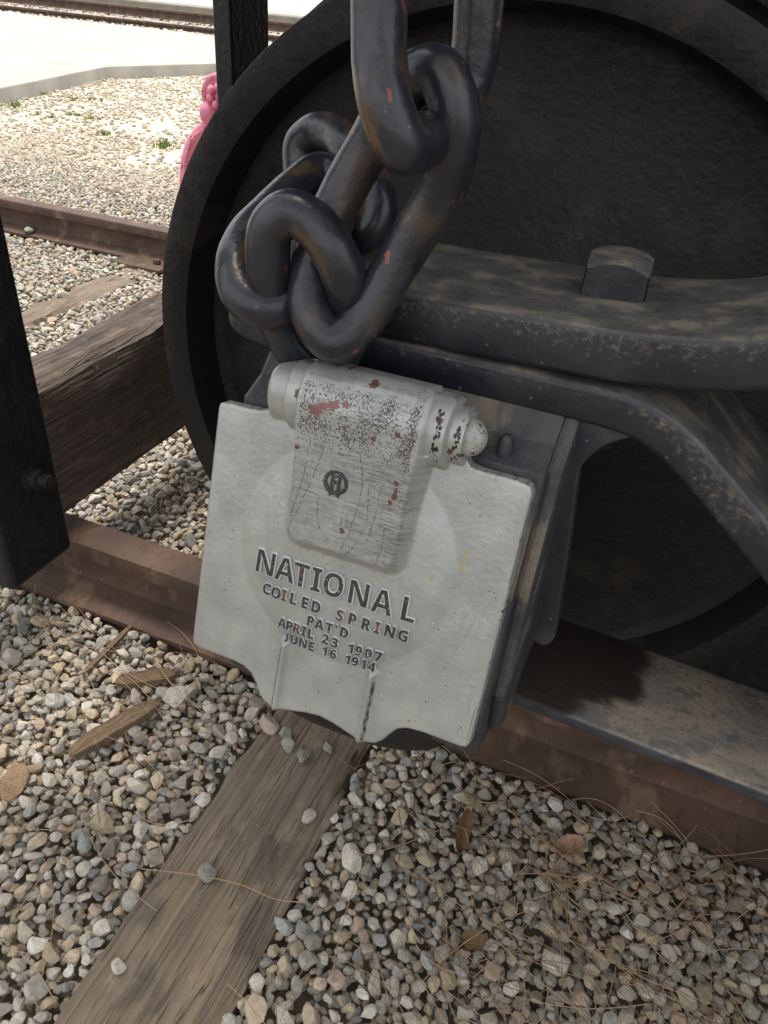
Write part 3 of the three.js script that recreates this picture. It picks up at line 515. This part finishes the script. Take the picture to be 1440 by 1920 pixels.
  function letter(ch, u, v, h, f, bold, sx = 1, rot = 0, off = h > 12 ? 0.15 : -0.24) {
    const g = new TextGeometry(ch, { font: f, size: h, depth: 1.7, curveSegments: 5, bevelEnabled: true, bevelThickness: 0.75, bevelSize: bold, bevelOffset: -off, bevelSegments: 2 });
    g.computeBoundingBox(); const b = g.boundingBox; g.translate(-(b.min.x + b.max.x) / 2, -(b.min.y + b.max.y) / 2, 0); g.scale(sx * h / (b.max.y - b.min.y) * (ch === "'" ? 0.35 : 1), h / (b.max.y - b.min.y) * (ch === "'" ? 0.35 : 1), 1); g.rotateZ(rot);
    g.translate(u + 1.2, v + 0.3, Math.max(padH(u, v), padH(u, v - h * 0.45), padH(u, v + h * 0.4)) - 0.5); const p = g.attributes.position, w = g.attributes.uv;
    for (let i = 0; i < p.count; i++) w.setXY(i, p.getX(i) / 1000, p.getY(i) / 1000);
    return mesh('letter', g.applyMatrix4(LID), [face, edge], lid);
  }
  const row = (list, v, h, f, bold, sx) => list.forEach(([c, u, k]) => letter(c, u, v + rnd(-0.35, 0.35), h, f, bold, sx * (k || 1), rnd(-0.03, 0.03)));
  row([['N', -57.3], ['A', -41.6], ['T', -28.8], ['I', -17.2], ['O', -4.2], ['N', 14.8], ['A', 32.2], ['L', 51]], -102.6, 19, font, 0.95, 0.96);
  row([['C', -53.5], ['O', -45.9], ['I', -39.3], ['L', -31.8], ['E', -22.6], ['D', -14], ['S', 4.4], ['P', 13.8], ['R', 24.3], ['I', 32.2], ['N', 41.2], ['G', 50.6]], -122.3, 9.4, font, 0.5, 1.0);
  row([['P', -16.3], ['A', -9.4], ['T', -1.8], ['D', 9.6]], -134.6, 8.4, font, 0.45, 1.02); letter("'", 3.4, -131.6, 8.4, font, 0.5);
  row([['A', -38.2], ['P', -32], ['R', -25.9], ['I', -20.4], ['L', -14.8], ['2', -3.5], ['3', 3.7], ['1', 15.9], ['9', 22.1], ['0', 29.2], ['7', 36.4]], -144.2, 8.2, font, 0.45, 1.04);
  row([['J', -33.6], ['U', -27.3], ['N', -20], ['E', -13], ['1', -2.9], ['6', 3.8], ['1', 15], ['9', 20.6], ['1', 26.6], ['4', 33]], -154, 7.8, font, 0.45, 1.04);
  { // monogram cast in the pad: a ring with a letter inside and small points above and below
    const parts = [], ring = new THREE.TorusGeometry(6.3, 1.15, 10, 40); ring.scale(0.98, 1, 0.9); parts.push(ring.toNonIndexed());
    const hg = (x0, x1, y0, y1) => { const b = new RoundedBoxGeometry(x1 - x0, y1 - y0, 2, 2, 0.5); b.translate((x0 + x1) / 2, (y0 + y1) / 2, 0); return b.index ? b.toNonIndexed() : b; };
    parts.push(hg(-2.9, -1.1, -4.6, 4.6), hg(-2.6, 2.6, -0.8, 0.9), hg(-2.6, 2.2, 3.2, 4.6), hg(1.2, 2.9, -4.6, 4.2));
    for (const [x, y, r] of [[-3.6, 6.6, 0.4], [3.0, 7.0, -0.35], [-2.2, -7.2, 2.9], [2.4, -7.2, -2.9]]) { const c = new THREE.ConeGeometry(1.7, 4.4, 8); c.scale(1, 1, 0.5); c.rotateZ(r); c.translate(x, y, 0); parts.push(c.toNonIndexed()); }
    const g = mergeGeometries(parts.map((q) => { for (const n of Object.keys(q.attributes)) if (!['position', 'normal', 'uv'].includes(n)) q.deleteAttribute(n); return q; }));
    g.scale(1.18, 1.12, 1); g.translate(-8.8, -26.8, H(-8.8, -26.8) + 0.35); mesh('emblem', boxUV(g.applyMatrix4(LID)), face, lid);
  }
}

// ------------------------------------------------------------------ chain
{
  const t = thing('chain', 'heavy black iron chain of long links hanging over the journal box', 'chain');
  const LINKS = [
    [[-147, 805, -390], [-146, 804, -422], [-147, 811, -465], [-145, 825, -480], [-143, 841, -483], [-144, 866, -483], [-147, 901, -484], [-156, 931, -474], [-164, 937, -440], [-170, 922, -410], [-171, 894, -402], [-169, 864, -402], [-164, 838, -395], [-156, 821, -387]],
    [[-146, 833, -434], [-134, 814, -431], [-139, 777, -437], [-152, 751, -436], [-164, 725, -429], [-175, 699, -418], [-189, 686, -407], [-207, 698, -412], [-215, 722, -427], [-209, 753, -443], [-201, 774, -451], [-190, 795, -455], [-175, 818, -449], [-160, 830, -438]],
    [[-224, 755, -415], [-209, 751, -416], [-195, 738, -415], [-188, 720, -419], [-189, 694, -430], [-197, 666, -437], [-214, 650, -439], [-228, 658, -434], [-238, 679, -427], [-239, 705, -417], [-238, 729, -412], [-235, 746, -412]],
    [[-264, 754, -534], [-270, 747, -511], [-273, 735, -475], [-274, 725, -447], [-268, 714, -424], [-254, 701, -409], [-239, 696, -411], [-229, 699, -424], [-226, 711, -449], [-232, 723, -482], [-239, 737, -515], [-252, 751, -536]],
    [[-298, 749, -569], [-299, 763, -573], [-285, 774, -572], [-263, 774, -561], [-244, 766, -546], [-223, 752, -534], [-213, 740, -525], [-213, 730, -520], [-219, 722, -517], [-235, 722, -526], [-259, 722, -540], [-284, 729, -557]],
  ];
  const mats = [chainMat(161, 0.7), chainMat(171, 0.5), chainMat(181, 0.7), chainMat(191, 0.9), chainMat(201, 1)];
  LINKS.forEach((pts, i) => {
    const c = new THREE.CatmullRomCurve3(pts.map(([x, y, z]) => new THREE.Vector3(x / 1000, y / 1000, z / 1000)), true, 'centripetal');
    const g = new THREE.TubeGeometry(c, 200, 0.0137, 32, true), p = g.attributes.position, uv = g.attributes.uv, len = c.getLength(), n = g.attributes.normal;
    for (let k = 0; k < p.count; k++) { // forged bar: slightly uneven
      const a = uv.getX(k), b = uv.getY(k), w = 0.00035 * noise(a * 24, b * 5 + i * 7, 24, 5) + 0.00012 * noise(a * 90, b * 16, 90, 16);
      const near = Math.min(b, 1 - b) < 0.02 ? 0 : 1; p.setXYZ(k, p.getX(k) + n.getX(k) * w * near, p.getY(k) + n.getY(k) * w * near, p.getZ(k) + n.getZ(k) * w * near);
      uv.setXY(k, a * len, b * 0.0886);
    }
    mesh('link', g, mats[i], t);
  });
}

// ------------------------------------------------------------------ loose things on the ground
const stoneMats = ['#b0aea8', '#8f8f88', '#c3b3a2', '#9c9d92', '#c9c4ba', '#a9a69e', '#a88d70', '#cfc8bd', '#b9b4aa'].map((c, i) => { const m = rockMats[i % 2].clone(); m.color = new THREE.Color(c); return m; });
const looseStone = (x, z, s, r, m, label, el = 1.2, y = 0.0) => { const o = mesh('stone', rocks[r], stoneMats[m]); o.position.set(x, y + s * 0.45, z); o.rotation.set(rnd(-0.3, 0.3), rnd(6), rnd(-0.3, 0.3)); o.scale.set(s * el, s * 0.72, s); return tag(o, label, 'stone'); };
looseStone(-0.325, -0.395, 0.0115, 1, 1, 'grey pointed stone lying alone on the middle of the near tie');
looseStone(-0.365, -0.612, 0.0125, 3, 2, 'pinkish oblong stone on the tie end nearest the silver lid', 1.5);
looseStone(-0.338, -0.607, 0.0105, 5, 3, 'pale speckled stone on the tie, just right of the pinkish oblong stone');
looseStone(-0.325, -0.592, 0.0105, 6, 0, 'light grey stone on the tie below the lid foot, left of the bluish stone');
looseStone(-0.300, -0.588, 0.0115, 7, 1, 'bluish grey stone on the tie below the lid foot');
looseStone(-0.275, -0.613, 0.010, 8, 3, 'greenish speckled stone on the tie, rightmost below the lid foot');
looseStone(-0.249, -0.508, 0.0095, 9, 4, 'small whitish stone at the right side of the tie');
looseStone(-0.352, -0.268, 0.009, 10, 7, 'small whitish stone at the bottom of the photo on the tie');
looseStone(-0.612, -0.388, 0.021, 2, 6, 'large flat orange-brown stone in the gravel at the left edge', 1.35, -0.006);
looseStone(-0.507, -0.6, 0.022, 4, 4, 'large whitish stone in the gravel left of the silver lid', 1.25, -0.006);
looseStone(-2.278, -2.205, 0.02, 11, 8, 'grey stone resting on the foot of the sunlit far rail', 1.2, 0.012);
looseStone(-1.76, -1.78, 0.019, 12, 7, 'whitish stone lying on the sunlit far tie', 1.3, 0.0);
function splinter(x0, z0, x1, z1, w, h, label, y = 0.004) {
  const L = Math.hypot(x1 - x0, z1 - z0), g = new THREE.BoxGeometry(L, h, w, 34, 3, 7), p = g.attributes.position, s = rnd(40);
  for (let i = 0; i < p.count; i++) { let x = p.getX(i), yy = p.getY(i), z = p.getZ(i); const e = 1 - Math.pow(Math.abs(2 * x / L), 5) * 0.5; x += (Math.abs(x) > L * 0.49 ? 1 : 0) * L * 0.07 * noise(z * 300 + s, yy * 200); z = z * e * (1 + 0.25 * noise(x * 18 + s, 1)) + 0.15 * w * noise(x * 12 + s, 7); yy = yy * e * (1 + 0.4 * noise(x * 30 + s, z * 90)) + 0.0015 * noise(x * 60, z * 300 + s); p.setXYZ(i, x, yy, z); }
  g.computeVertexNormals(); const q = toCreasedNormals(g, 0.5), P = q.attributes.position, uv = q.attributes.uv; for (let i = 0; i < P.count; i++) uv.setXY(i, P.getZ(i) + P.getY(i), P.getX(i));
  const o = mesh('wood_chunk', q, mChunk); o.position.set((x0 + x1) / 2, y + h / 2, (z0 + z1) / 2); o.rotation.y = -Math.atan2(z1 - z0, x1 - x0); return tag(o, label, 'wood chunk');
}
splinter(-0.572, -0.452, -0.522, -0.572, 0.024, 0.015, 'largest brown wood chunk in the gravel left of the tie');
splinter(-0.60, -0.58, -0.535, -0.63, 0.022, 0.01, 'broad short bark piece beyond the largest wood chunk');
splinter(-0.565, -0.545, -0.525, -0.53, 0.007, 0.006, 'thin splinter touching the upper end of the largest wood chunk', 0.008);
splinter(-0.655, -0.575, -0.655, -0.69, 0.008, 0.006, 'dark narrow stick standing toward the near rail, left of the bark piece');
function leaf(x, z, l, w, rot, col, label, curl = 0.006) {
  const g = new THREE.PlaneGeometry(l, w, 20, 8), p = g.attributes.position; for (let i = 0; i < p.count; i++) { const u = p.getX(i) / l * 2, v = p.getY(i); const k = Math.pow(Math.max(0, 1 - u * u), 0.55); p.setXYZ(i, p.getX(i), v * k, curl * (Math.pow(v / w * 2, 2) + 0.6 * u * u) + 0.001 * noise(u * 6, v * 300)); }
  g.rotateX(-Math.PI / 2); g.rotateZ(0.05); const top = g, bot = g.clone(); bot.translate(0, -0.0006, 0); const ix = bot.index.array; for (let i = 0; i < ix.length; i += 3) [ix[i], ix[i + 1]] = [ix[i + 1], ix[i]];
  const m = mergeGeometries([top, bot]); m.computeVertexNormals(); const o = mesh('dry_leaf', m, std({ color: col, roughness: 0.8, map: rep(woodTex([220, 212, 200], [255, 250, 240], [170, 150, 130], 95), 1, 1) })); o.position.set(x, 0.014, z); o.rotation.y = rot; return tag(o, label, 'leaf');
}
leaf(-0.064, -0.562, 0.062, 0.017, 1.7, '#7d6246', 'long narrow brown leaf on the gravel below the right of the lid');
leaf(-0.015, -0.444, 0.028, 0.022, 0.2, '#7a6444', 'small squarish olive-brown leaf on the gravel at lower centre', 0.002);
leaf(0.06, -0.6, 0.04, 0.024, 0.8, '#b3947f', 'pale pinkish leaf on the gravel near the right rail');
leaf(0.19, -0.37, 0.05, 0.022, 2.2, '#8a6b48', 'brown leaf among pine needles at the lower right');
// fallen pine needles
{
  const group = new THREE.Group(); group.name = 'pine_needles'; group.userData = { label: 'thin brown fallen pine needles scattered over the gravel', category: 'pine needles', kind: 'stuff' }; scene.add(group);
  const cols = ['#94775a', '#ab8d6c', '#776049', '#a8957c'];
  for (let k = 0; k < 8; k++) {
    const L = rnd(0.07, 0.15), b = rnd(-0.02, 0.02), pts = [0, 0.25, 0.5, 0.75, 1].map((q) => new THREE.Vector3((q - 0.5) * L, 0.006 * Math.sin(q * 3.1) * rnd(0.2, 1), b * (1 - (2 * q - 1) ** 2)));
    const g = new THREE.TubeGeometry(new THREE.CatmullRomCurve3(pts), 14, rnd(0.0004, 0.00055), 4, false), n = 105, im = new THREE.InstancedMesh(g, std({ color: cols[k % 4], roughness: 0.7 }), n); im.name = 'needles'; im.userData.kind = 'stuff'; shade(im);
    for (let i = 0; i < n; i++) {
      let x, z; for (;;) { x = rnd(-1.1, 0.6); z = rnd(-0.68, -0.02); const dens = 0.22 + 0.78 * ss(-0.18, 0.1, x); if (rnd() < dens && (x < -0.4 || x > -0.2 || rnd() < 0.04)) break; }
      im.setMatrixAt(i, new THREE.Matrix4().compose(new THREE.Vector3(x, 0.01 + rnd(0.012), z), new THREE.Quaternion().setFromEuler(new THREE.Euler(rnd(-0.1, 0.1), rnd() < 0.5 ? rnd(6.28) : rnd(-1.1, 0.1), rnd(-0.08, 0.08))), new THREE.Vector3(1, 1, 1)));
    }
    group.add(im);
  }
  const long = new THREE.TubeGeometry(new THREE.CatmullRomCurve3([[-0.392, 0.012, -0.362], [-0.33, 0.007, -0.385], [-0.281, 0.0065, -0.396], [-0.235, 0.007, -0.398], [-0.2, 0.006, -0.41]].map((p) => new THREE.Vector3(...p))), 30, 0.0006, 5, false);
  tag(mesh('pine_needle', long, std({ color: '#a98a60', roughness: 0.7 })), 'single long pine needle lying across the near tie', 'pine needle');
}
// grass tufts in the sand
{
  const blades = []; for (let i = 0; i < 46; i++) { const a = rnd(6.28), h = rnd(0.02, 0.05), o = rnd(0.0, 0.05), c = new THREE.ConeGeometry(0.0035, h, 3); c.translate(0, h / 2, 0); c.rotateZ(rnd(-0.9, 0.9)); c.rotateY(a); c.translate(Math.cos(a) * o, 0, Math.sin(a * 1.7) * o); blades.push(c.toNonIndexed()); }
  const g = mergeGeometries(blades), m = std({ color: '#5f7a2e', roughness: 0.8 }); let first = null;
  const spots = [[-4.484, -4.427, 1.3], [-4.19, -4.3, 0.6], [-4.04, -4.28, 0.7], [-4.44, -4.97, 0.9], [-4.39, -5.08, 0.7], [-4.32, -5.09, 0.6], [-4.04, -4.45, 0.7], [-3.99, -4.47, 0.6], [-3.83, -4.4, 0.8], [-3.444, -4.03, 0.8], [-2.97, -3.99, 1.3], [-4.77, -5.0, 0.6], [-5.2, -5.7, 0.8]];
  spots.forEach(([x, z, s], i) => { const o = first ? first.clone() : (first = shade(new THREE.Mesh(g, m))); o.name = numbered('grass_tuft'); scene.add(o); o.position.set(x, -0.01, z); o.scale.setScalar(s); o.rotation.y = rnd(6); tag(o, i === 0 ? 'bright green grass tuft nearest the left edge of the photo' : i === 10 ? 'lone bright green grass tuft closest to the pink bench' : i === 9 ? 'small grass tuft standing alone in the sand, midway to the lone bright tuft' : i === 12 ? 'small grass tuft at the front edge of the concrete slab' : 'small green grass tuft in the loose cluster on the pale sand', 'grass', 'grass tufts in the sand'); });
}
// pink cast iron bench end beyond the far rail
{
  const t = thing('bench', 'pink painted cast iron bench end showing left of the wheel', 'bench');
  const m = std({ map: rep(tex(256, 256, (u, v) => { let c = mixc([206, 110, 138], [222, 140, 164], clamp(0.5 + fbm(u, v, 5, 5, 4, 211))); if (fbm(u, v, 16, 16, 2, 213) > 0.42) c = [140, 60, 70]; return c; }), 3, 3), roughness: 0.4 });
  const tube = (pts, r, flatten) => { const c = new THREE.CatmullRomCurve3(pts.map((p) => new THREE.Vector3(...p))); return boxUV(new THREE.TubeGeometry(c, 40, r, 12, false)); };
  const Z = -3.1; t.position.set(-0.012, -0.028, 0);
  const leg = mergeGeometries([tube([[-1.98, 0.335, Z], [-2.06, 0.325, Z], [-2.13, 0.27, Z], [-2.175, 0.19, Z], [-2.195, 0.1, Z], [-2.2, -0.01, Z]], 0.028), tube([[-2.06, 0.322, Z + 0.026], [-2.125, 0.27, Z + 0.028], [-2.168, 0.19, Z + 0.028], [-2.185, 0.1, Z + 0.028], [-2.19, -0.01, Z + 0.028]], 0.008)]);
  mesh('leg', leg, m, t);
  mesh('leg', tube([[-1.98, 0.33, Z], [-1.7, 0.34, Z], [-1.55, 0.25, Z], [-1.5, 0.12, Z], [-1.46, -0.01, Z]], 0.026), m, t);
  const bud = new THREE.LatheGeometry([[0, -0.05], [0.022, -0.045], [0.04, -0.02], [0.043, 0.01], [0.036, 0.035], [0.018, 0.05], [0, 0.052]].map(([r, y]) => new THREE.Vector2(r, y)), 24); bud.translate(-2.05, 0.375, Z); mesh('bud', boxUV(bud), m, t);
  const ros = []; const rim = new THREE.TorusGeometry(0.07, 0.015, 12, 36); rim.translate(-1.998, 0.45, Z); ros.push(rim.toNonIndexed());
  for (let i = 0; i < 6; i++) { const s = new THREE.SphereGeometry(0.018, 14, 10), a = i / 6 * 6.283 + 0.3; s.translate(-1.998 + Math.cos(a) * 0.033, 0.45 + Math.sin(a) * 0.033, Z + 0.015); ros.push(s.toNonIndexed()); }
  const disc = new THREE.CylinderGeometry(0.062, 0.062, 0.02, 30); disc.rotateX(Math.PI / 2); disc.translate(-1.998, 0.45, Z); ros.push(disc.toNonIndexed());
  mesh('rosette', boxUV(mergeGeometries(ros)), m, t);
  for (let i = 0; i < 4; i++) mesh('slat', rbox(-1.98 + i * 0.1, -1.9 + i * 0.1, 0.352, 0.378, Z - 1.2, Z + 0.05, 0.006), m, t);
}
// the freight car that rides on this truck, and its load of shade
{
  const t = thing('freight_car', 'dark underside of the freight car above the wheel', 'freight car');
  mesh('floor', rbox(-0.66, 9, 0.99, 1.2, -2.6, -0.6, 0.02), mBlack, t);
  mesh('bracket', rbox(-0.215, -0.113, 1.0, 1.06, -0.605, -0.4, 0.008), mBlack, t);
  mesh('staple', boxUV(new THREE.TubeGeometry(new THREE.CatmullRomCurve3([[-0.13, 1.01], [-0.13, 0.935], [-0.145, 0.914], [-0.164, 0.908], [-0.183, 0.914], [-0.198, 0.935], [-0.198, 1.01]].map(([x, y]) => new THREE.Vector3(x, y, -0.44))), 40, 0.0125, 14)), mBlack, t);
  mesh('car_side', rbox(-0.64, 9, 1.203, 3.3, -2.58, -0.62, 0.02), mBlack, t);
}
{ // pine over the near side of the track: its needles lie on the gravel and its crown shades it
  const t = thing('pine_tree', 'tall pine with a broad crown hanging over the near side of the track', 'tree');
  const bark = std({ map: rep(woodTex([92, 72, 58], [120, 96, 78], [48, 38, 32], 221), 2, 1), roughness: 1, bumpMap: rep(woodBump, 3, 1), bumpScale: 0.03 });
  const limb = (pts, r) => { const c = new THREE.CatmullRomCurve3(pts.map((p) => new THREE.Vector3(...p))), g = new THREE.TubeGeometry(c, 14, r, 9, false), p = g.attributes.position, n = g.attributes.normal; for (let i = 0; i < p.count; i++) { const k = 0.75 * Math.floor(i / 10) / 14 * r; p.setXYZ(i, p.getX(i) - n.getX(i) * k, p.getY(i) - n.getY(i) * k, p.getZ(i) - n.getZ(i) * k); } return boxUV(g); };
  mesh('trunk', limb([[2.6, -0.1, 4.2], [2.5, 2.5, 4.0], [2.2, 5.5, 3.4], [1.8, 9, 2.8]], 0.24), bark, t);
  for (let i = 0; i < 11; i++) { const a = i * 2.4, l = 1.6 + rnd(2.4), y = 5.0 + i * 0.3; mesh('limb', limb([[2.2, y, 3.5], [2.2 + Math.cos(a) * l * 0.5 - 0.6, y + 0.5, 3.1 + Math.sin(a) * l * 0.5 - 0.4], [2.0 + Math.cos(a) * l - 1.1, y + 0.7, 2.8 + Math.sin(a) * l - 0.8]], 0.07), bark, t); }
  const blades = []; for (let i = 0; i < 34; i++) { const c = new THREE.PlaneGeometry(0.008, 0.2); c.translate(0, 0.1, 0); c.rotateX(rnd(0.3, 1.6)); c.rotateY(rnd(6.28)); c.translate(rnd(-0.05, 0.05), rnd(-0.05, 0.05), rnd(-0.05, 0.05)); blades.push(c.toNonIndexed()); }
  const n = 2000, im = new THREE.InstancedMesh(mergeGeometries(blades), std({ color: '#3c4f2c', roughness: 0.8, side: THREE.DoubleSide }), n); im.name = 'crown'; im.userData.kind = 'stuff'; shade(im);
  const clumps = []; for (let i = 0; i < 200; i++) { const r = Math.sqrt(rnd()), a = rnd(6.28); clumps.push([-0.6 + 6.2 * r * Math.cos(a), 6.6 + rnd(-0.9, 1.6) * (1.1 - r * 0.6), 2.5 + 3.5 * r * Math.sin(a)]); }
  for (let i = 0; i < n; i++) { const c = clumps[i % 200], q = () => rnd(-1, 1) * rnd(0.3, 1); im.setMatrixAt(i, new THREE.Matrix4().compose(new THREE.Vector3(c[0] + 0.8 * q(), c[1] + 0.35 * q(), c[2] + 0.6 * q()), new THREE.Quaternion().setFromEuler(new THREE.Euler(rnd(-0.6, 0.6), rnd(6.28), rnd(-0.6, 0.6))), new THREE.Vector3(1, 1, 1).multiplyScalar(rnd(0.8, 1.3)))); }
  t.add(im);
}
renderer.render(scene, camera);
